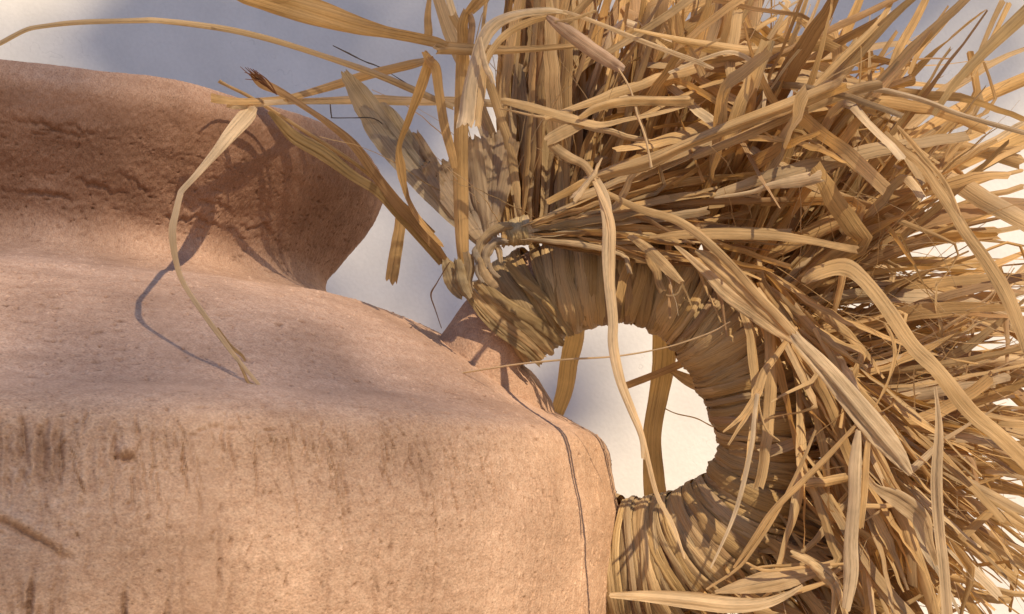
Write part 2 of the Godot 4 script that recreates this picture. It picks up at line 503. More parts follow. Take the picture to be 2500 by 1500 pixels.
	for i in W * W:
		var v := 228.0 + (s1[i] - 127) * 0.22 + (s2[i] - 127) * 0.12 + (s3[i] - 127) * 0.16
		if s1[i] < 60: v -= (60 - s1[i]) * 1.8
		if s3[i] > 205: v += (s3[i] - 205) * 0.9
		al[i * 3] = clampi(int(v), 0, 255)
		al[i * 3 + 1] = clampi(int(v + (s2[i] - 127) * 0.05), 0, 255)
		al[i * 3 + 2] = clampi(int(v + (s2[i] - 127) * 0.08), 0, 255)
		he[i] = clampi(int(128.0 + (s1[i] - 127) * 0.4 + (s2[i] - 127) * 0.35 + (s3[i] - 127) * 0.3), 0, 255)
	m.albedo_texture = ImageTexture.create_from_image(Image.create_from_data(W, W, false, Image.FORMAT_RGB8, al))
	m.heightmap_enabled = true; m.heightmap_scale = 0.03
	m.heightmap_texture = ImageTexture.create_from_image(Image.create_from_data(W, W, false, Image.FORMAT_L8, he))
	M.clay = m
	var t := base("clay_pot", "unglazed terracotta pot with flared rim, narrow neck and scratched shoulder", "pot", Vector3.ZERO)
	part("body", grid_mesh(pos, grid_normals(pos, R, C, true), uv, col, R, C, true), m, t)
	# the clay handle: a stub on the shoulder that runs on under the wrapping and back into the belly
	var cp := handle_path()
	var n := 90; var kk := 48
	var hp := PackedVector3Array(); var huv := PackedVector2Array(); var hc := PackedColorArray()
	for i in n + 1:
		var q := catmull(cp, float(i) / n)
		var f := handle_frame(cp, float(i) / n)
		var rad := q.w * lerpf(1.0, 0.9, smoothstep(10.0, 22.0, float(i)))
		for j in kk:
			var an := TAU * j / kk
			var rr := rad + noise.get_noise_2d(i * 0.35, j * 0.4) * 3.0 * PX
			hp.append(Vector3(q.x, q.y, q.z) + (f[1] * cos(an) + f[2] * sin(an)) * rr)
			huv.append(Vector2(float(j) / kk * 0.6, i * 0.02))
			var k := 1.0 + 0.12 * noise.get_noise_2d(i * 0.2 + 50.0, j * 0.2)
			hc.append(Color(0.52 * k, 0.33 * k, 0.22 * k))
	part("handle", grid_mesh(hp, grid_normals(hp, n + 1, kk, true), huv, hc, n + 1, kk, true), m, t)

# centre line of the handle: world points with the outside radius of the wrapping
func handle_path() -> Array:
	var out := []
	for q in [[1165, 1015, 2950, 190], [1162, 930, 2895, 146], [1178, 852, 2872, 104], [1232, 788, 2890, 116], [1338, 706, 2875, 116], [1480, 676, 2865, 111], [1620, 697, 2860, 110], [1735, 777, 2860, 114], [1815, 890, 2860, 120], [1862, 1010, 2860, 118], [1868, 1120, 2865, 111], [1820, 1230, 2875, 117], [1725, 1320, 2900, 134], [1610, 1368, 2945, 152], [1400, 1385, 3000, 168]]:
		var v := P(q[0], q[1], q[2])
		out.append(Vector4(v.x, v.y, v.z, q[3] * PX * q[2] / FOC))
	return out

func handle_frame(cp: Array, t: float) -> Array:
	var a := catmull(cp, t - 0.01) if t > 0.01 else catmull(cp, 0.0)
	var b := catmull(cp, minf(t + 0.01, 1.0))
	var T := Vector3(b.x - a.x, b.y - a.y, b.z - a.z).normalized()
	var F := (cam.basis.z)
	var S := T.cross(F).normalized()
	return [T, S, S.cross(T).normalized()]

func ring(c: Vector4, f: Array, lift: float, w: float, tilt: float, spin: float, col: Color, gap := 0.0) -> ArrayMesh:
	# a strip wound once round the handle: c centre with radius, f frame, lift above the radius, tilt in radii along the handle
	var n := 44; var k := 7
	var pos := PackedVector3Array(); var uv := PackedVector2Array(); var cols := PackedColorArray()
	var sd := rng.randf() * 300.0
	var pl: Array[float] = [-0.24, -0.05, 0.0, 0.0, 0.0, -0.05, -0.24]
	for j in range(1, 6): pl[j] += rng.randf_range(-0.17, 0.12)
	var u0 := rng.randf()
	var hue := 1.0 + rng.randf_range(-0.05, 0.05)
	for i in n + 1:
		var t := float(i) / n
		var an := -PI * 0.5 + TAU * t
		var d: Vector3 = f[1] * cos(an) + f[2] * sin(an)
		var wv := noise.get_noise_2d(t * 4.0, sd)
		var ww := w * (1.0 + 0.35 * wv)
		var sh := c.w * tilt * cos(an) + spin * (t - 0.5) + noise.get_noise_2d(t * 3.0, sd + 50.0) * 7.0 * PX
		var R := c.w + lift + noise.get_noise_2d(t * 6.0, sd + 90.0) * 4.0 * PX
		for j in k:
			var s := 2.0 * j / (k - 1) - 1.0
			pos.append(Vector3(c.x, c.y, c.z) + d * (R + pl[j] * w * 0.5 + noise.get_noise_2d(t * 9.0 + j * 7.0, sd + 7.0) * w * 0.10) + f[0] * (sh + s * ww * 0.5))
			uv.append(Vector2(u0 + s * w * 0.5 / 0.008, t * TAU * R / 0.06))
			var tone := 1.0 + 0.22 * noise.get_noise_2d(t * 5.0, sd + 31.0) + pl[j] * 0.25
			cols.append(Color(col.r * tone, col.g * tone, col.b * tone * hue))
	return grid_mesh(pos, grid_normals(pos, n + 1, k), uv, cols, n + 1, k)

func pick(a: Array) -> Color:
	var c: Color = a[rng.randi() % a.size()]
	var k := rng.randf_range(0.82, 1.15)
	return Color(c.r * k, c.g * k, c.b * k)

func handle_wrap() -> void:
	var cp := handle_path()
	var o := base("raffia_wrapping", "tight raffia wrapping wound round the curved handle of the clay pot", "wrapping", Vector3(cp[4].x, cp[4].y, cp[4].z))
	var t := 0.212
	var i := 0
	while t < 0.974:
		var c := catmull(cp, t); var f := handle_frame(cp, t)
		var q := t * 14.0 - 0.9
		var tilt := lerpf(-0.04, 0.0, smoothstep(1.6, 4.6, q)) + 0.10 * sin(q * 1.4)
		if q > 9.3 and q < 11.2: tilt += rng.randf_range(-0.12, 0.12)
		tilt += rng.randf_range(-0.11, 0.11) + (rng.randf_range(-0.25, 0.25) if rng.randf() < 0.16 and t > 0.27 else 0.0)
		var w := rng.randf_range(12, 22) * PX if rng.randf() < 0.55 else rng.randf_range(22, 42) * PX
		var lift := rng.randf_range(-2.0, 12.0) * PX
		part("wrap_strip", ring(c, f, lift, w, tilt, rng.randf_range(-10, 10) * PX, pick([STRAW * 0.82, STRAW * 0.7, GOLD * 0.8, GOLD * 0.7, DUN * 0.9, STRAW * 0.85, BROWN * 0.85])), M.wrap, o)
		t += rng.randf_range(7.0, 12.0) / 1560.0 * (0.8 if q < 4 else 1.0)
		i += 1

# one leaf in picture units; nums is x, y, width, x, y, width ... and the distance runs from d0 to d1
func leaf(nums: Array, d0: float, d1: float, o: Dictionary) -> ArrayMesh:
	var a := []
	var n := nums.size() / 3
	for i in n:
		var d := lerpf(d0, d1, float(i) / (n - 1)) + (0.0 if o.has("raw") else 170.0)
		if o.has("ds"):
			var ds: Array = o.ds
			var fx := float(i) / (n - 1) * (ds.size() - 1)
			var lo := mini(int(fx), ds.size() - 2)
			d = lerpf(ds[lo], ds[lo + 1], fx - lo)
		if o.has("dip"): d += float(o.dip) * sin(PI * i / (n - 1))
		a.append([nums[i * 3], nums[i * 3 + 1], d, nums[i * 3 + 2]])
	if not o.has("n"): o.n = n * 5
	return ribbon(path(a), o)

func one(called: String, label: String, col: Color, d0: float, d1: float, nums: Array, o := {}) -> void:
	o.col = col
	var m := leaf(nums, d0, d1, o)
	var c := m.get_aabb().get_center()
	var n := MeshInstance3D.new(); n.name = numbered(called); n.mesh = m; n.material_override = M.raffia
	add_child(n)
	tag(n, label, "raffia strand", "loose raffia strands")

func several(called: String, label: String, at: Vector3) -> Node3D:
	return base(called, label, "raffia strand", at, "loose raffia strands")

func bit(t: Node3D, called: String, col: Color, d0: float, d1: float, nums: Array, o := {}) -> void:
	o.col = col
	part(called, leaf(nums, d0, d1, o), M.raffia, t)

func blade(o: Node3D, x: float, y: float, ang: float, length: float, bend: float, w: float, d0: float, d1: float, col: Color, kink := 0.25) -> void:
	var a := []
	var st := length / 7.0
	var kat := rng.randi_range(4, 6) if rng.randf() < kink else -1
	var blunt := rng.randf() < 0.45
	for i in 8:
		var t := i / 7.0
		var wd := w * (0.5 + 0.5 * smoothstep(0.0, 0.35, t)) * (1.0 - (0.15 if blunt else 0.75) * smoothstep(0.55, 1.0, t))
		a.append([x, y, lerpf(d0, d1, t) , wd])
		ang += bend / 7.0 + rng.randf_range(-4, 4)
		if i == kat: ang += rng.randf_range(35, 110) * (1.0 if rng.randf() < 0.3 else -1.0)
		x += cos(deg_to_rad(ang)) * st; y -= sin(deg_to_rad(ang)) * st
	part("blade", ribbon(path(a), {"n": 17, "k": 4, "twist": rng.randf_range(-1.1, 1.1), "roll": rng.randf_range(-1.3, 1.3), "curl": rng.randf_range(0.2, 1.6), "pleat": 0.11, "col": col, "wob": 4.0, "vary": 0.24}), M.raffia, o)

func outer(t: float) -> Vector2:   # the outer edge of the wrapped handle, from the knot round to the foot
	var p := [Vector4(1240, 585, 0, 0), Vector4(1350, 565, 0, 0), Vector4(1500, 560, 0, 0), Vector4(1680, 590, 0, 0), Vector4(1850, 700, 0, 0), Vector4(1950, 850, 0, 0), Vector4(1995, 1000, 0, 0), Vector4(1965, 1140, 0, 0), Vector4(1905, 1270, 0, 0), Vector4(1810, 1385, 0, 0), Vector4(1700, 1480, 0, 0)]
	var q := catmull(p, t)
	return Vector2(q.x, q.y)

func clump(o: Node3D, count: int, many: int, t0: float, t1: float, a0: float, a1: float, spread: float, l0: float, l1: float, bend: float, w0: float, w1: float, near: float, far: float, cols: Array, kink := 0.18) -> void:
	# blades grow in bunches that sweep the same way
	for g in many:
		var gt := lerpf(t0, t1, (g + rng.randf()) / many)
		var ga := lerpf(a0, a1, smoothstep(t0, t1, gt)) + rng.randfn(0.0, spread)
		var gb := rng.randfn(-8.0, bend * 1.5)
		var gd := rng.randf()
		for i in count / many:
			var p := outer(clampf(gt + rng.randfn(0.0, 0.012), 0.0, 1.0))
			var d := clampf(gd + rng.randfn(0.0, 0.16), 0.0, 1.0)
			blade(o, p.x + rng.randf_range(-24, 12), p.y + rng.randf_range(-24, 24), ga + rng.randfn(0.0, 5.5), rng.randf_range(l0, l1), gb + rng.randfn(0.0, 13.0), rng.randf_range(w0, w1) * (0.5 if rng.randf() < 0.3 else 1.0), 2850 + rng.randf_range(-90, 80), 2850 + lerpf(near * lerpf(0.35, 1.0, smoothstep(0.04, 0.2, gt)), far, d), pick(cols), kink)

func fuzz(o: Node3D, count: int, t0: float, t1: float, a0: float, a1: float, l0: float, l1: float) -> void:
	# fine split fibres between the blades, too many to count
	var st := SurfaceTool.new(); st.begin(Mesh.PRIMITIVE_TRIANGLES)
	for i in count:
		var t := rng.randf_range(t0, t1)
		var p := outer(t)
		var ang := lerpf(a0, a1, smoothstep(t0, t1, t)) + rng.randfn(0.0, 24.0)
		var length := rng.randf_range(l0, l1); var bend := rng.randfn(-10.0, 50.0)
		var x := p.x + rng.randf_range(-30, 20); var y := p.y + rng.randf_range(-30, 30)
		var a := []
		var d1 := rng.randf_range(-330, 150)
		for k in 8:
			a.append([x, y, 2850.0 + d1 * k / 7.0, rng.randf_range(2.5, 5.0) * (1.0 - 0.08 * k)])
			ang += bend / 7.0 + rng.randf_range(-9, 9)
			x += cos(deg_to_rad(ang)) * length / 7.0; y -= sin(deg_to_rad(ang)) * length / 7.0
		st.append_from(ribbon(path(a), {"n": 18, "k": 3, "curl": 2.4, "pleat": 0.0, "col": pick([STRAW, PALE, DUN]), "wob": 4.0}), 0, Transform3D())
	var f := part("fine_fibres", st.commit(), M.raffia, o)
	f.set_meta("kind", "stuff")

func fringes() -> void:
	var warm := [STRAW, GOLD, PALE, BROWN, STRAW, DUN]
	var mixed := [STRAW, PALE, GOLD, DUN, STRAW, BROWN]
	var up := base("raffia_tuft", "thick upright tuft of dry raffia blades standing on top of the wrapped handle", "raffia tuft", P(1600, 570, 2850), "raffia tufts along the handle")
	clump(up, 286, 26, 0.0, 0.47, 90, 53, 8.0, 420, 960, 20.0, 20, 54, -480, 220, mixed, 0.3)
	fuzz(up, 90, 0.0, 0.5, 99, 47, 250, 800)
	var right := base("raffia_tuft", "bushy raffia tuft spraying to the right from the outer bend of the handle", "raffia tuft", P(1950, 850, 2850), "raffia tufts along the handle")
	clump(right, 189, 21, 0.40, 0.66, 24, -18, 10.0, 420, 820, 16.0, 15, 40, -200, 300, warm)
	fuzz(right, 70, 0.38, 0.66, 44, -16, 250, 700)
	var low := base("raffia_tuft", "drooping raffia tuft at lower right below the bend of the handle", "raffia tuft", P(1970, 1250, 2850), "raffia tufts along the handle")
	clump(low, 200, 20, 0.55, 0.95, -8, -54, 12.0, 320, 760, 16.0, 15, 40, -190, 260, warm)
	clump(low, 70, 7, 0.74, 1.0, -14, -60, 14.0, 260, 620, 16.0, 14, 40, -60, 320, [BROWN, GOLD, BROWN, STRAW])
	fuzz(low, 90, 0.5, 0.95, -8, -60, 200, 650)
	var hang := base("raffia_tuft", "long front raffia blades hanging down to the right over the bend of the handle", "raffia tuft", P(1950, 800, 2690), "raffia tufts along the handle")
	for i in 110:
		var t := rng.randf_range(0.36, 0.72)
		var p := outer(t)
		blade(hang, p.x + rng.randf_range(-30, 60), p.y + rng.randf_range(-40, 60), lerpf(-38, -66, rng.randf()) + rng.randfn(0, 6), rng.randf_range(300, 760), rng.randfn(-6, 14), rng.randf_range(14, 34), 2690 + rng.randf_range(-40, 60), 2640 + rng.randf_range(-60, 100), pick([STRAW, GOLD, PALE, DUN, STRAW]))
	var lay := base("raffia_tuft", "flat bundle of raffia laid along the top of the handle beside the knot", "raffia tuft", P(1300, 560, 2730), "raffia tufts along the handle")
	for i in 70:
		var y0 := rng.randf_range(535, 605)
		var up2 := (575.0 - y0) / 40.0
		blade(lay, 1285 + rng.randf_range(-15, 15), y0 * 0.55 + 565 * 0.45, 6 + up2 * 15 + rng.randfn(0, 4), rng.randf_range(300, 720), rng.randfn(-8, 10) - up2 * 8.0, rng.randf_range(12, 28), 2690 + rng.randf_range(-20, 30), 2680 + rng.randf_range(-60, 40), pick([STRAW, GOLD, DUN, BROWN]), 0.1)
	var cross := base("raffia_tuft", "loose raffia ribbons strewn sideways across the front of the upright tuft", "raffia tuft", P(1500, 420, 2500), "raffia tufts along the handle")
	for i in 56:
		var f := rng.randf()
		var left := rng.randf() < 0.3
		blade(cross, rng.randf_range(1280, 1950) if not left else rng.randf_range(1850, 2300), rng.randf_range(150, 520), (rng.randfn(14, 18) if not left else rng.randfn(178, 16)), rng.randf_range(300, 700), rng.randfn(-10, 22), rng.randf_range(14, 44), 2840 - 280.0 * f, 2840 - 280.0 * f + rng.randf_range(-60, 100), pick([STRAW, PALE, DUN, GOLD, STRAW]), 0.35)
	var fan := base("raffia_tuft", "pale greyish fan of broad split raffia leaves behind the knot", "raffia tuft", P(1190, 600, 2700), "raffia tufts along the handle")
	var lilac := Color(0.50, 0.42, 0.32); var pale := Color(0.60, 0.55, 0.42)
	for q in [[838, 176, 66, pale], [885, 260, 62, pale], [930, 250, 52, pale], [1000, 330, 60, lilac], [1044, 392, 52, lilac], [1085, 396, 46, lilac], [1120, 360, 44, lilac], [1155, 335, 44, GREY], [1190, 330, 40, GREY], [1225, 322, 40, lilac], [1255, 340, 36, GREY], [1060, 430, 40, GREY], [1015, 400, 50, pale], [1140, 420, 40, lilac], [1205, 400, 34, lilac]]:
		var dx: float = q[0] - 1190.0; var dy: float = q[1] - 600.0; var w: float = q[2]
		bit(fan, "broad_leaf", q[3], 2600 + rng.randf_range(-20, 20), 2560 + rng.randf_range(0, 60), [1190 + dx * 0.03, 600, w * 0.35, 1190 + dx * 0.34, 600 + dy * 0.28, w * 0.75, 1190 + dx * 0.70, 600 + dy * 0.64, w, 1190 + dx * 0.9, 600 + dy * 0.87, w * 0.95, q[0], q[1], w * (0.3 if dx < -250 else 0.8)], {"k": 9, "curl": 0.7, "pleat": 0.05, "twist": rng.randf_range(-0.4, 0.4)})

func loop_ring(o: Node3D, x: float, y: float, d: float, rx: float, ang: float, w: float, col: Color) -> void:
	var c := P(x, y, d)
	var ax := (cam.basis * Vector3(cos(deg_to_rad(ang)), sin(deg_to_rad(ang)), 0))
	var S := ax.cross(cam.basis.z).normalized()
	part("tie_strip", ring(Vector4(c.x, c.y, c.z, rx * PX * d / FOC), [ax, S, S.cross(ax)], 0.0, w * PX * d / FOC, rng.randf_range(-0.06, 0.06), 0.0, col), M.wrap, o)

func knot() -> void:
	var o := base("raffia_knot", "raffia knot of twisted strips tied where the wrapping starts above the handle stub", "raffia knot", P(1200, 620, 2560))
	for q in [[1243, 570, 30, 16], [1255, 568, 33, 15], [1268, 566, 34, 17], [1280, 563, 35, 15], [1290, 560, 34, 12]]:
		loop_ring(o, q[0], q[1], 2700, q[2], rng.randf_range(2, 14), q[3] + 5, pick([DUN, DUN, OLIVE]))
	# the twist of strips between the two ties
	bit(o, "twist_strip", pick([DUN * 0.8]), 2500, 2490, [1250, 552, 22, 1222, 556, 30, 1196, 572, 34, 1176, 598, 34, 1172, 622, 30, 1180, 640, 22], {"curl": 2.2, "k": 7})
	bit(o, "twist_strip", pick([GREY * 0.75]), 2495, 2480, [1240, 590, 14, 1216, 590, 26, 1196, 604, 30, 1186, 630, 26, 1190, 652, 18], {"curl": 2.0, "k": 7})
	bit(o, "twist_strip", pick([DUN * 0.8]), 2510, 2490, [1228, 548, 16, 1210, 560, 20, 1206, 590, 20, 1218, 612, 18, 1222, 640, 14], {"curl": 2.0, "k": 7})
	bit(o, "twist_strip", pick([GREY * 0.75]), 2500, 2470, [1166, 596, 10, 1160, 616, 26, 1170, 640, 26, 1168, 668, 20, 1178, 690, 12], {"curl": 2.4, "k": 7})
	bit(o, "twist_strip", pick([DUN]), 2480, 2460, [1170, 628, 12, 1176, 650, 24, 1188, 676, 28, 1204, 694, 22, 1216, 700, 8], {"curl": 2.2, "k": 7})
	bit(o, "twist_strip", pick([GREY * 0.75]), 2480, 2470, [1200, 640, 10, 1196, 652, 18, 1206, 668, 18, 1220, 678, 10], {"curl": 2.6, "k": 7})
	# the folded end on the left
	bit(o, "folded_end", pick([OLIVE * 0.85]), 2520, 2500, [1092, 632, 26, 1100, 660, 46, 1112, 694, 50, 1134, 722, 34], {"curl": 1.8, "k": 7, "twist": 0.3})
	bit(o, "folded_end", pick([OLIVE * 0.85]), 2500, 2480, [1116, 630, 20, 1120, 662, 34, 1128, 700, 34, 1146, 728, 18], {"curl": 1.6, "k": 7, "twist": -0.3})
	bit(o, "folded_end", pick([DUN * 0.8]), 2500, 2490, [1140, 618, 22, 1146, 650, 30, 1140, 690, 28, 1150, 716, 16], {"curl": 1.6, "k": 7})
	# broad strips that run from the knot down over the wrapping
	for q in [[1148, 712, 1232, 800, 1328, 880, 30], [1160, 690, 1250, 768, 1350, 862, 34], [1190, 700, 1275, 765, 1375, 842, 26], [1236, 640, 1310, 715, 1395, 820, 26], [1140, 722, 1222, 812, 1322, 892, 20]]:
		var w: float = q[6]
		bit(o, "long_strip", pick([DUN, OLIVE, STRAW * 0.85]), 2580, 2640, [q[0], q[1], w * 0.6, (q[0] + q[2]) * 0.5, (q[1] + q[3]) * 0.5 + 6, w, q[2], q[3], w * 1.1, (q[2] + q[4]) * 0.5 + 6, (q[3] + q[5]) * 0.5, w, q[4], q[5], w * 0.7], {"curl": 0.8, "k": 6, "pleat": 0.16, "dip": -22.0})

func strands() -> void:
	var o: Node3D
	one("raffia_strand", "thin grey-brown strand arching high over the pot rim to the left edge", DUN, 2330, 2560, [-30, 118, 13, 0, 105, 13, 60, 73, 14, 110, 62, 14, 202, 53, 15, 344, 49, 16, 404, 51, 17, 566, 73, 17, 728, 115, 18, 890, 170, 20, 1000, 215, 20, 1110, 262, 16], {"curl": 1.6, "twist": 0.3})
	o = several("raffia_strand", "broad golden-brown leaf entering from the top edge and folded over at its end", P(1000, 90, 2400))
	bit(o, "blade", GOLD, 2400, 2430, [560, -36, 60, 640, -10, 70, 760, 26, 68, 860, 58, 48, 940, 78, 30, 1000, 90, 28, 1064, 103, 26, 1090, 112, 20], {"k": 7, "curl": 0.7, "twist": -0.1})
	bit(o, "folded_blade", DUN, 2425, 2460, [1062, 122, 22, 1085, 117, 32, 1165, 121, 28, 1266, 121, 18, 1387, 113, 14, 1430, 107, 8], {"curl": 1.0})
	one("raffia_strand", "golden strand rising from a cut end over the rim to a fold near the top", GOLD, 2570, 2640, [514, 238, 22, 540, 243, 24, 575, 247, 20, 640, 245, 18, 708, 238, 17, 809, 210, 22, 900, 182, 24, 1000, 158, 24, 1036, 148, 22, 1046, 136, 14], {"ds": [2530, 2545, 2560, 2610, 2660, 2760, 2780, 2770, 2760, 2760], "raw": 1, "twist": 0.4})
	one("raffia_strand", "flat pale strip lying nearly level across the knot of strands above the rim", PALE, 2560, 2620, [552, 256, 12, 575, 256, 22, 620, 254, 18, 687, 249, 14, 809, 246, 18, 900, 243, 24, 1000, 247, 22, 1104, 247, 22, 1226, 254, 18], {"ds": [2555, 2560, 2600, 2640, 2790, 2800, 2780, 2760, 2740], "raw": 1, "curl": 0.5})
	o = several("raffia_strand", "long bent pale strand hanging before the pot neck with its tip on the shoulder", P(631, 939, hit(631, 939)))
	var dt := hit(631, 939) - 6.0
	bit(o, "blade", PALE, 2120, dt, [618, 262, 22, 604, 280, 42, 566, 323, 36, 526, 372, 24, 477, 429, 16, 445, 464, 15, 439, 478, 16, 429, 518, 17, 420, 566, 19, 429, 637, 15, 449, 694, 13, 497, 767, 13, 538, 823, 13, 578, 876, 11, 631, 939, 9], {"curl": 1.0, "n": 60, "raw": 1, "ds": [2590, 2580, 2490, 2380, 2200, 2110, 2095, 2085, 2080, 2085, 2095, 2100, 2110, dt - 8.0, dt]})
	bit(o, "split_end", DUN, dt - 14, dt - 4, [530, 800, 5, 562, 844, 9, 590, 868, 8, 599, 882, 4], {"curl": 1.0, "raw": 1})
	bit(o, "split_end", DUN, dt - 8, dt - 1, [575, 872, 4, 592, 905, 7, 606, 934, 8, 622, 941, 5], {"curl": 1.0, "raw": 1})
	o = several("raffia_strand", "brown strand with a dark frayed tip pointing up left over the rim", P(1000, 530, 2480))
	bit(o, "blade", BROWN, 2580, 2880, [612, 180, 10, 640, 204, 26, 687, 226, 20, 752, 267, 15, 809, 307, 18, 865, 356, 24, 914, 425, 26, 970, 497, 30, 1015, 546, 28, 1056, 594, 24, 1088, 640, 20], {"raw": 1, "curl": 1.2})
	for i in 14:
		bit(o, "frayed_fibre", Color(0.22, 0.10, 0.045), 2416, 2400, [650 + i * 2, 206 + i * 2, 4, 622 + rng.randf_range(-8, 8) + i * 2, 184 + rng.randf_range(-6, 8) + i, 4, 590 + rng.randf_range(-6, 28) + i, 160 + rng.randf_range(-4, 26) + i, 1.5], {"k": 3, "n": 8, "curl": 2.0})
	one("raffia_strand", "narrow stiff stalk with a blunt dark end crossing the rim beneath the pale strip", DUN, 2560, 2890, [534, 198, 12, 560, 212, 11, 607, 235, 11, 667, 271, 11, 768, 336, 13, 849, 388, 15, 914, 437, 14, 1000, 512, 13, 1060, 570, 12], {"raw": 1, "curl": 2.4})
	one("raffia_strand", "olive leaf sloping from the rim down to the knot along its lower edge", OLIVE, 2600, 2880, [655, 272, 8, 680, 296, 20, 720, 336, 32, 789, 375, 36, 861, 429, 26, 922, 468, 24, 970, 520, 24, 1020, 575, 22, 1080, 645, 18], {"raw": 1, "k": 7, "curl": 0.8})
	one("raffia_strand", "short upright blade poking out of the top edge above the level pale strip", GOLD, 2450, 2450, [1050, -20, 8, 1044, 40, 17, 1046, 81, 21, 1042, 108, 20], {})
	o = several("raffia_strand", "tall creased blade standing straight up from the knot, folded over at its head", P(1129, 594, 2520))
	bit(o, "blade", GOLD, 2520, 2440, [1131, 640, 26, 1129, 594, 34, 1125, 485, 40, 1125, 364, 38, 1129, 162, 34, 1131, 97, 30, 1130, 60, 28, 1140, 24, 20], {"k": 7, "curl": 1.2})
	bit(o, "blade", BROWN, 2450, 2446, [1146, 130, 14, 1150, 90, 17, 1152, 55, 17, 1144, 26, 10], {})
	for i in 3:
		bit(o, "folded_head", STRAW, 2436, 2400, [1136 + i * 8, 32, 10, 1150 + i * 10, 14, 13, 1174 + i * 14, -18, 14], {"n": 8})
	one("raffia_strand", "narrow twisted blade crossing down left from the fold beside the tall upright blade", GOLD, 2440, 2530, [1050, 140, 22, 1042, 170, 27, 1023, 226, 26, 999, 291, 22, 975, 356, 16, 979, 404, 28, 991, 465, 30, 1020, 530, 28, 1080, 600, 20], {"roll": 1.2})
	one("raffia_strand", "blade leaning down right from the fold and meeting the tall upright blade", GOLD, 2436, 2470, [1034, 124, 12, 1050, 150, 24, 1064, 170, 26, 1072, 226, 23, 1084, 303, 23, 1100, 364, 22, 1110, 410, 16], {})
	o = several("raffia_strand", "big pale curled ribbon looping over at the top with its rolled end hanging down", P(1150, 200, 2330))
	bit(o, "blade", PALE, 2300, 2380, [1132, 305, 44, 1138, 280, 48, 1146, 202, 46, 1169, 121, 36, 1205, 61, 36, 1266, 34, 26, 1347, 26, 20, 1388, 32, 10], {"k": 8, "curl": 1.8, "twist": 0.3})
	bit(o, "inner_blade", STRAW, 2296, 2376, [1166, 310, 16, 1169, 290, 18, 1177, 226, 22, 1187, 154, 20, 1226, 93, 20, 1286, 57, 22, 1355, 38, 12], {"curl": 1.2, "twist": -0.4})
	bit(o, "curled_end", PALE, 2310, 2296, [1171, 90, 10, 1178, 130, 18, 1186, 160, 20, 1198, 186, 18, 1205, 204, 12], {"curl": 2.4})
	o = several("raffia_strand", "pinkish pale split blade ending in a thin thread that dangles to the right", P(1450, 130, 2350))
	bit(o, "blade", Color(0.56, 0.42, 0.30), 2370, 2330, [1335, 40, 12, 1347, 49, 22, 1379, 73, 36, 1428, 109, 42, 1476, 142, 36, 1510, 163, 28, 1522, 170, 18], {"k": 7, "curl": 1.4})
	bit(o, "thread", PALE, 2330, 2330, [1510, 168, 5, 1530, 200, 6, 1545, 235, 6, 1557, 283, 6, 1568, 312, 6, 1578, 344, 7, 1585, 380, 7, 1590, 408, 9], {"curl": 2.0})
	o = several("raffia_strand", "thin straight pale strip sloping right from the loop of the curled ribbon", P(1540, 90, 2340))
	bit(o, "blade", PALE, 2370, 2330, [1375, 26, 6, 1440, 49, 10, 1549, 93, 12, 1630, 124, 12, 1700, 150, 12, 1742, 168, 8], {})
	bit(o, "spur", STRAW, 2360, 2340, [1355, 54, 8, 1400, 46, 9, 1456, 26, 7], {})
	o = several("raffia_strand", "tan bow of two strips crossing level in the middle of the upright tuft", P(1440, 300, 2330))
	bit(o, "blade", STRAW, 2340, 2330, [1224, 246, 13, 1240, 248, 18, 1286, 259, 23, 1347, 275, 22, 1408, 291, 26, 1468, 303, 20, 1529, 291, 13, 1610, 275, 13, 1684, 254, 10], {"roll": 0.8})
	bit(o, "blade", STRAW, 2326, 2320, [1415, 288, 12, 1460, 263, 22, 1529, 247, 26, 1610, 247, 24, 1672, 247, 28, 1690, 244, 26], {"curl": 1.2})
	one("raffia_strand", "short pale rolled end pointing down left in front of the tuft", PALE, 2330, 2300, [1470, 385, 10, 1460, 404, 14, 1448, 429, 24, 1424, 459, 32, 1400, 490, 36], {"curl": 3.6, "k": 9})
	o = several("raffia_strand", "long pale double strand hanging straight down before the handle opening", P(1490, 700, 2300))
	bit(o, "blade", PALE, 2360, 2290, [1453, 436, 22, 1475, 485, 30, 1483, 546, 26, 1481, 621, 24, 1485, 702, 20, 1493, 783, 18, 1493, 844, 18, 1509, 925, 16, 1536, 997, 13, 1565, 1066, 12, 1570, 1122, 8], {"curl": 1.0, "n": 50})
	bit(o, "blade", PALE, 2356, 2286, [1450, 440, 12, 1476, 490, 20, 1494, 546, 22, 1496, 621, 20, 1496, 702, 17, 1503, 783, 15, 1504, 844, 15, 1520, 925, 14, 1545, 997, 14, 1569, 1066, 14, 1603, 1203, 14, 1640, 1272, 13, 1660, 1325, 9, 1672, 1365, 5], {"curl": 1.2, "n": 56, "twist": 0.4})
	one("raffia_strand", "stout golden straw with a blunt cut end lying across the middle of the tuft", STRAW, 2270, 2420, [2066, 201, 44, 2040, 213, 44, 2005, 226, 42, 1904, 267, 40, 1783, 311, 36, 1662, 360, 30, 1581, 396, 42, 1500, 418, 34, 1430, 440, 20], {"k": 8, "curl": 1.7, "n": 40})
	one("raffia_strand", "ragged tan straw just beneath the stout golden straw", DUN, 2300, 2400, [2150, 205, 24, 2070, 225, 30, 1945, 275, 26, 1800, 340, 24, 1690, 385, 18], {"curl": 1.3})
	o = several("raffia_strand", "wide strip folded back on itself below the tan bow", P(1370, 320, 2330))
	bit(o, "blade", DUN, 2330, 2340, [1335, 345, 22, 1350, 336, 30, 1385, 318, 32, 1425, 300, 22], {"n": 10})
	bit(o, "blade", DUN, 2336, 2350, [1340, 330, 14, 1352, 358, 26, 1390, 384, 24, 1428, 404, 20, 1452, 440, 22], {})
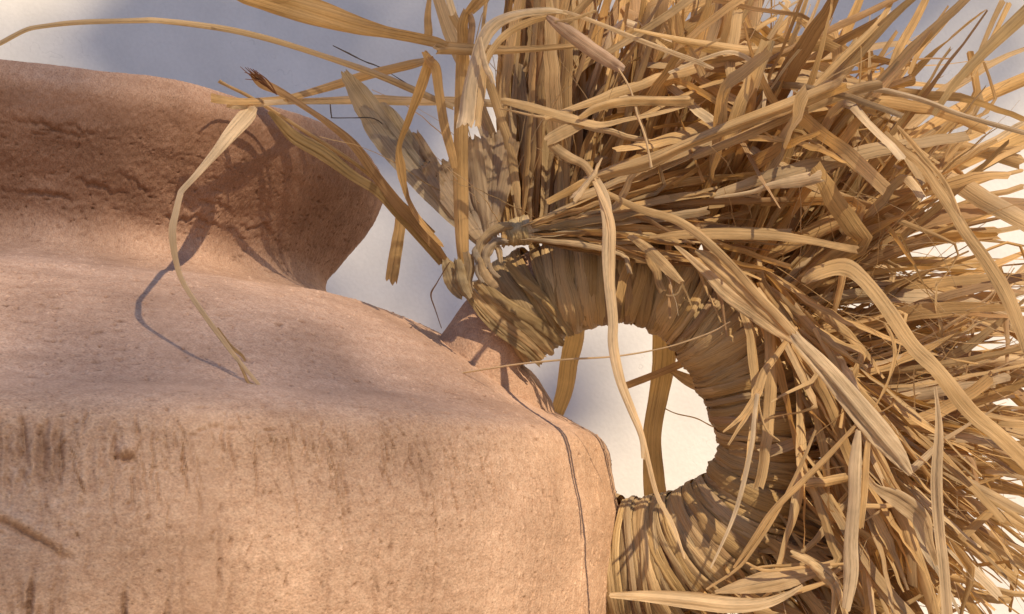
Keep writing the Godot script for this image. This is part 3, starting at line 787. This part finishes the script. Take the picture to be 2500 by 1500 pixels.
	o = several("raffia_strand", "longest pale leaf, joined midway, crossing diagonally down over the wrapped handle", P(1950, 830, 2370))
	bit(o, "blade", STRAW, 2400, 2360, [1480, 470, 12, 1560, 510, 20, 1646, 536, 22, 1710, 577, 26, 1783, 646, 22, 1844, 714, 24, 1904, 775, 24, 1945, 822, 24], {"curl": 1.4, "n": 40})
	bit(o, "lower_blade", PALE, 2362, 2330, [1936, 816, 22, 1957, 840, 30, 2018, 904, 46, 2086, 985, 58, 2147, 1058, 62, 2190, 1110, 46, 2225, 1160, 14], {"k": 9, "curl": 0.6, "n": 36})
	bit(o, "under_blade", STRAW, 2400, 2372, [1698, 612, 10, 1743, 640, 40, 1807, 696, 42, 1860, 750, 36, 1930, 815, 20], {"k": 7, "curl": 0.6})
	one("raffia_strand", "flat pale blade lying under the diagonal leaf across the handle wrapping", PALE, 2470, 2390, [1640, 590, 8, 1718, 660, 22, 1775, 716, 36, 1832, 755, 44, 1888, 795, 40, 1937, 830, 22], {"k": 7, "curl": 0.5})
	one("raffia_strand", "level tan strip crossing the diagonal leaf above the handle wrapping", STRAW, 2400, 2340, [1585, 580, 8, 1670, 573, 22, 1783, 571, 30, 1904, 577, 24, 2005, 593, 18, 2060, 604, 19, 2094, 610, 20], {"curl": 1.0})
	o = several("raffia_strand", "small dried leaf with a curly thread hanging over the top of the wrapping", P(1600, 640, 2400))
	bit(o, "blade", STRAW, 2440, 2400, [1535, 575, 14, 1560, 592, 20, 1587, 613, 26, 1628, 654, 28, 1664, 690, 14], {"k": 6})
	bit(o, "thread", STRAW, 2400, 2420, [1660, 684, 6, 1674, 712, 5, 1689, 747, 3], {"k": 3})
	bit(o, "thread", STRAW, 2404, 2420, [1666, 694, 4, 1655, 716, 4, 1638, 722, 4, 1626, 720, 3], {"k": 3})
	one("raffia_strand", "thin curving thread in front of the bright wall inside the handle opening", DUN, 2900, 2860, [1612, 992, 4, 1650, 1010, 4, 1700, 1022, 4, 1740, 1042, 4, 1775, 1052, 4], {"k": 3, "curl": 2.5})
	one("raffia_strand", "short sunlit blade with a pale end in the dark heart of the tuft", PALE, 2390, 2330, [1745, 483, 5, 1836, 469, 11, 1884, 453, 18, 1957, 441, 34, 2010, 428, 30], {"curl": 0.8})
	o = several("raffia_strand", "forked pale blade falling along the right side from a fold up among the tuft", P(2400, 640, 2330))
	bit(o, "blade", STRAW, 2370, 2290, [2160, 320, 8, 2200, 362, 20, 2248, 400, 22, 2288, 457, 26, 2329, 518, 28, 2355, 563, 28, 2410, 640, 32, 2458, 720, 36, 2490, 800, 30, 2512, 870, 20], {"n": 40})
	bit(o, "branch", STRAW, 2366, 2330, [2192, 308, 6, 2225, 346, 14, 2260, 388, 14, 2310, 450, 12, 2350, 540, 8], {})
	one("raffia_strand", "wide tan arching leaf bending over the right spray and running down right", STRAW * 0.92, 2430, 2330, [1960, 690, 18, 1990, 670, 42, 2058, 652, 46, 2107, 682, 40, 2167, 755, 40, 2228, 844, 40, 2288, 904, 42, 2369, 1005, 40, 2440, 1065, 40, 2530, 1150, 40], {"k": 8, "curl": 0.25, "twist": 0.35, "n": 44})
	one("raffia_strand", "small twisted tendril hanging beneath the wide tan arching leaf", STRAW, 2380, 2370, [2160, 790, 8, 2178, 820, 10, 2186, 860, 10, 2179, 904, 13, 2163, 949, 15, 2143, 985, 14, 2130, 1010, 6], {"roll": 1.5})
	one("raffia_strand", "straight pale blade hanging upright at lower right beside the bottom edge", PALE, 2330, 2310, [2284, 945, 7, 2290, 1000, 12, 2293, 1062, 21, 2287, 1183, 29, 2295, 1304, 25, 2305, 1385, 26, 2315, 1530, 26], {"curl": 0.6})
	one("raffia_strand", "pale flat strip hanging upright beside the lower end of the wrapping", PALE, 2340, 2310, [2096, 1050, 12, 2092, 1090, 24, 2088, 1143, 32, 2086, 1224, 30, 2078, 1325, 34, 2078, 1405, 36, 2066, 1490, 20], {"curl": 0.6})
	one("raffia_strand", "narrow strip hanging close on the right of the pale flat strip", STRAW, 2350, 2330, [2122, 1060, 10, 2116, 1120, 16, 2111, 1203, 17, 2102, 1290, 13], {})
	one("raffia_strand", "curved tan leaf sagging in the lower right between two hanging strips", DUN * 1.1, 2370, 2340, [2110, 1150, 8, 2139, 1191, 18, 2195, 1221, 46, 2248, 1266, 46, 2268, 1325, 24, 2288, 1380, 12], {"k": 7})
	o = several("raffia_strand", "strand split into thin tines hanging over the inner edge of the handle", P(1864, 912, 2390))
	bit(o, "stem", STRAW, 2440, 2400, [1945, 800, 10, 1915, 842, 14, 1888, 880, 18, 1864, 912, 22, 1852, 952, 24, 1846, 975, 14], {"curl": 1.4})
	bit(o, "tine", STRAW, 2400, 2380, [1856, 950, 14, 1838, 980, 16, 1815, 1013, 13, 1790, 1036, 9, 1766, 1055, 4], {})
	bit(o, "tine", STRAW, 2398, 2380, [1854, 960, 10, 1823, 1017, 11, 1800, 1052, 8, 1778, 1088, 5], {})
	bit(o, "tine", PALE, 2396, 2360, [1850, 960, 10, 1842, 1021, 11, 1836, 1082, 12, 1815, 1183, 12, 1791, 1264, 10, 1760, 1335, 7, 1735, 1388, 4], {"n": 36})
	bit(o, "tine", STRAW, 2400, 2390, [1852, 960, 5, 1855, 1000, 5, 1872, 1050, 5, 1904, 1078, 4], {})
	one("raffia_strand", "straight tan strip sloping down left across the bottom of the handle", STRAW, 2350, 2400, [2092, 1036, 8, 2026, 1110, 14, 1957, 1179, 15, 1888, 1248, 16, 1836, 1325, 14, 1791, 1388, 7], {"curl": 0.9})
	o = several("raffia_strand", "thin forked strip parallel to the straight tan strip and ending lower", P(1937, 1175, 2380))
	bit(o, "blade", STRAW, 2370, 2420, [1992, 1050, 6, 1965, 1115, 9, 1937, 1175, 9, 1890, 1265, 9, 1840, 1340, 9, 1800, 1390, 8, 1724, 1440, 5], {})
	o = several("raffia_strand", "broad leaf with a browner folded half lying level along the bottom edge", P(1800, 1470, 2380))
	bit(o, "blade", PALE, 2330, 2380, [1488, 1454, 12, 1530, 1455, 20, 1581, 1457, 28, 1682, 1466, 42, 1783, 1478, 40, 1864, 1474, 28, 1925, 1452, 16, 1960, 1430, 6], {"k": 8, "curl": 0.5})
	bit(o, "folded_blade", DUN, 2386, 2410, [1745, 1446, 8, 1823, 1430, 40, 1904, 1414, 58, 1965, 1399, 40, 2030, 1382, 14], {"k": 8, "curl": 0.5, "twist": 0.25})
	bit(o, "edge_fibre", STRAW, 2376, 2376, [1822, 1374, 5, 1864, 1393, 8, 1925, 1390, 8, 1985, 1383, 8, 2064, 1377, 6], {})
	o = several("raffia_strand", "crumpled ragged strip dropping off the bottom edge beside the broad leaf", P(2018, 1405, 2370))
	bit(o, "blade", STRAW, 2380, 2350, [1932, 1349, 20, 1977, 1371, 24, 2018, 1405, 36, 2042, 1438, 26, 2034, 1510, 10], {"k": 7, "pleat": 0.22})
	bit(o, "branch", STRAW, 2356, 2340, [2036, 1420, 16, 2052, 1455, 16, 2068, 1512, 14], {"pleat": 0.2})
	one("raffia_strand", "slim grey strand arching out to the right edge above the bright wall", GREY, 2340, 2360, [2080, 232, 10, 2125, 222, 14, 2163, 222, 16, 2248, 243, 15, 2333, 275, 14, 2410, 299, 14, 2500, 324, 14, 2550, 338, 14], {"curl": 1.8})
	one("raffia_strand", "long tan strand sloping up to the top edge behind the curled ribbon", DUN, 2420, 2400, [1480, 130, 16, 1560, 82, 18, 1640, 30, 20, 1720, -30, 20], {})
	one("raffia_strand", "straight brown stalk rising right through the upper tuft to the top edge", BROWN, 2400, 2370, [1815, 182, 5, 1904, 133, 13, 2026, 73, 18, 2107, 36, 20, 2200, -10, 14], {"curl": 1.6})
	one("raffia_strand", "bright golden blade climbing steeply right of the brown stalk", STRAW, 2380, 2380, [1985, 220, 12, 2005, 194, 15, 2066, 133, 17, 2147, 53, 14, 2190, -20, 10], {})
	one("raffia_strand", "straight pale straw reaching the top edge left of the grey corner of wall", STRAW, 2400, 2400, [2170, 190, 16, 2195, 121, 22, 2240, 40, 20, 2270, -20, 16], {})
	one("raffia_strand", "slender straw leaning right beside the grey corner of wall", STRAW, 2420, 2420, [2220, 180, 10, 2248, 121, 14, 2300, 61, 14, 2365, -15, 12], {})
	one("raffia_strand", "dark broad blade slanting up into the top right corner", OLIVE, 2380, 2360, [2280, 280, 14, 2337, 198, 20, 2410, 121, 28, 2500, 36, 36, 2560, -20, 36], {})
	o = several("raffia_strand", "pair of upright splinters just left of the dark corner blade", P(2426, 60, 2370))
	bit(o, "blade", DUN, 2380, 2370, [2360, 190, 8, 2381, 154, 10, 2426, 49, 13, 2450, 0, 16], {})
	bit(o, "blade", STRAW, 2376, 2372, [2375, 190, 8, 2400, 140, 10, 2440, 60, 12, 2466, 6, 14], {})
	one("raffia_strand", "thin strand bent like a hook among the upper right blades", PALE, 2360, 2360, [1633, 178, 8, 1702, 150, 9, 1779, 127, 10, 1836, 150, 13, 1868, 198, 15, 1866, 251, 9, 1862, 275, 6], {"curl": 1.0})
	one("raffia_strand", "hair-thin straw stretched across the handle opening from the clay stub", PALE, hit(1128, 913) - 12.0, 2500, [1122, 912, 6, 1264, 890, 6, 1385, 878, 6, 1507, 870, 6, 1628, 848, 6, 1729, 815, 6, 1783, 786, 4], {"curl": 2.6, "k": 4, "raw": 1})
	one("raffia_strand", "shorter tan strip hanging behind the left side of the handle opening", STRAW, 2860, 3000, [1405, 800, 48, 1401, 832, 50, 1389, 884, 46, 1381, 945, 44, 1361, 1005, 36, 1340, 1060, 30], {"k": 7, "curl": 1.0})
	one("raffia_strand", "wide tan strip hanging behind the middle of the handle opening", STRAW * 0.9, 2830, 2900, [1632, 770, 60, 1624, 807, 64, 1622, 884, 62, 1608, 965, 52, 1592, 1066, 48, 1597, 1163, 56, 1603, 1240, 60, 1606, 1300, 58], {"k": 8, "curl": 1.2})
	one("raffia_strand", "narrow brown strip sloping across the wide strip in the handle opening", BROWN, 2820, 2760, [1524, 944, 18, 1608, 912, 18, 1688, 878, 20, 1730, 860, 16], {})
	one("raffia_strand", "short brown strip bridging the wide strip and the inner edge of the handle", BROWN, 2815, 2760, [1632, 902, 10, 1680, 928, 30, 1721, 946, 32, 1760, 960, 30], {})
	one("raffia_strand", "short golden strip dangling alone in the gap beside the pot neck", STRAW * 0.9, 2760, 2780, [978, 522, 24, 976, 550, 30, 965, 621, 34, 954, 690, 33], {"curl": 1.4, "k": 7})
	o = base("dry_twig", "thin dark twig bent at a right angle against the grey wall", "twig", P(910, 289, 2600))
	bit(o, "stem", Color(0.13, 0.11, 0.09), 2500, 2620, [806, 255, 4, 809, 283, 4, 814, 288, 4, 860, 288, 4, 910, 289, 4, 942, 311, 4, 968, 350, 4, 1040, 440, 4], {"k": 4, "curl": 3.0})
	o = base("dry_twig", "straight dark twig sloping beneath the arching strand", "twig", P(870, 140, 2600))
	bit(o, "stem", Color(0.14, 0.12, 0.10), 2560, 2640, [812, 111, 4, 850, 130, 5, 890, 150, 5, 932, 167, 4, 1010, 215, 4], {"k": 4, "curl": 3.0})
	o = base("raffia_thread", "knotted brown thread dangling from the left end of the knot", "thread", P(1086, 658, 2510))
	bit(o, "stem", Color(0.20, 0.13, 0.08), 2510, 2520, [1098, 640, 4, 1086, 658, 4, 1066, 692, 4, 1052, 720, 6, 1062, 755, 4, 1078, 802, 3], {"k": 4, "curl": 3.0})
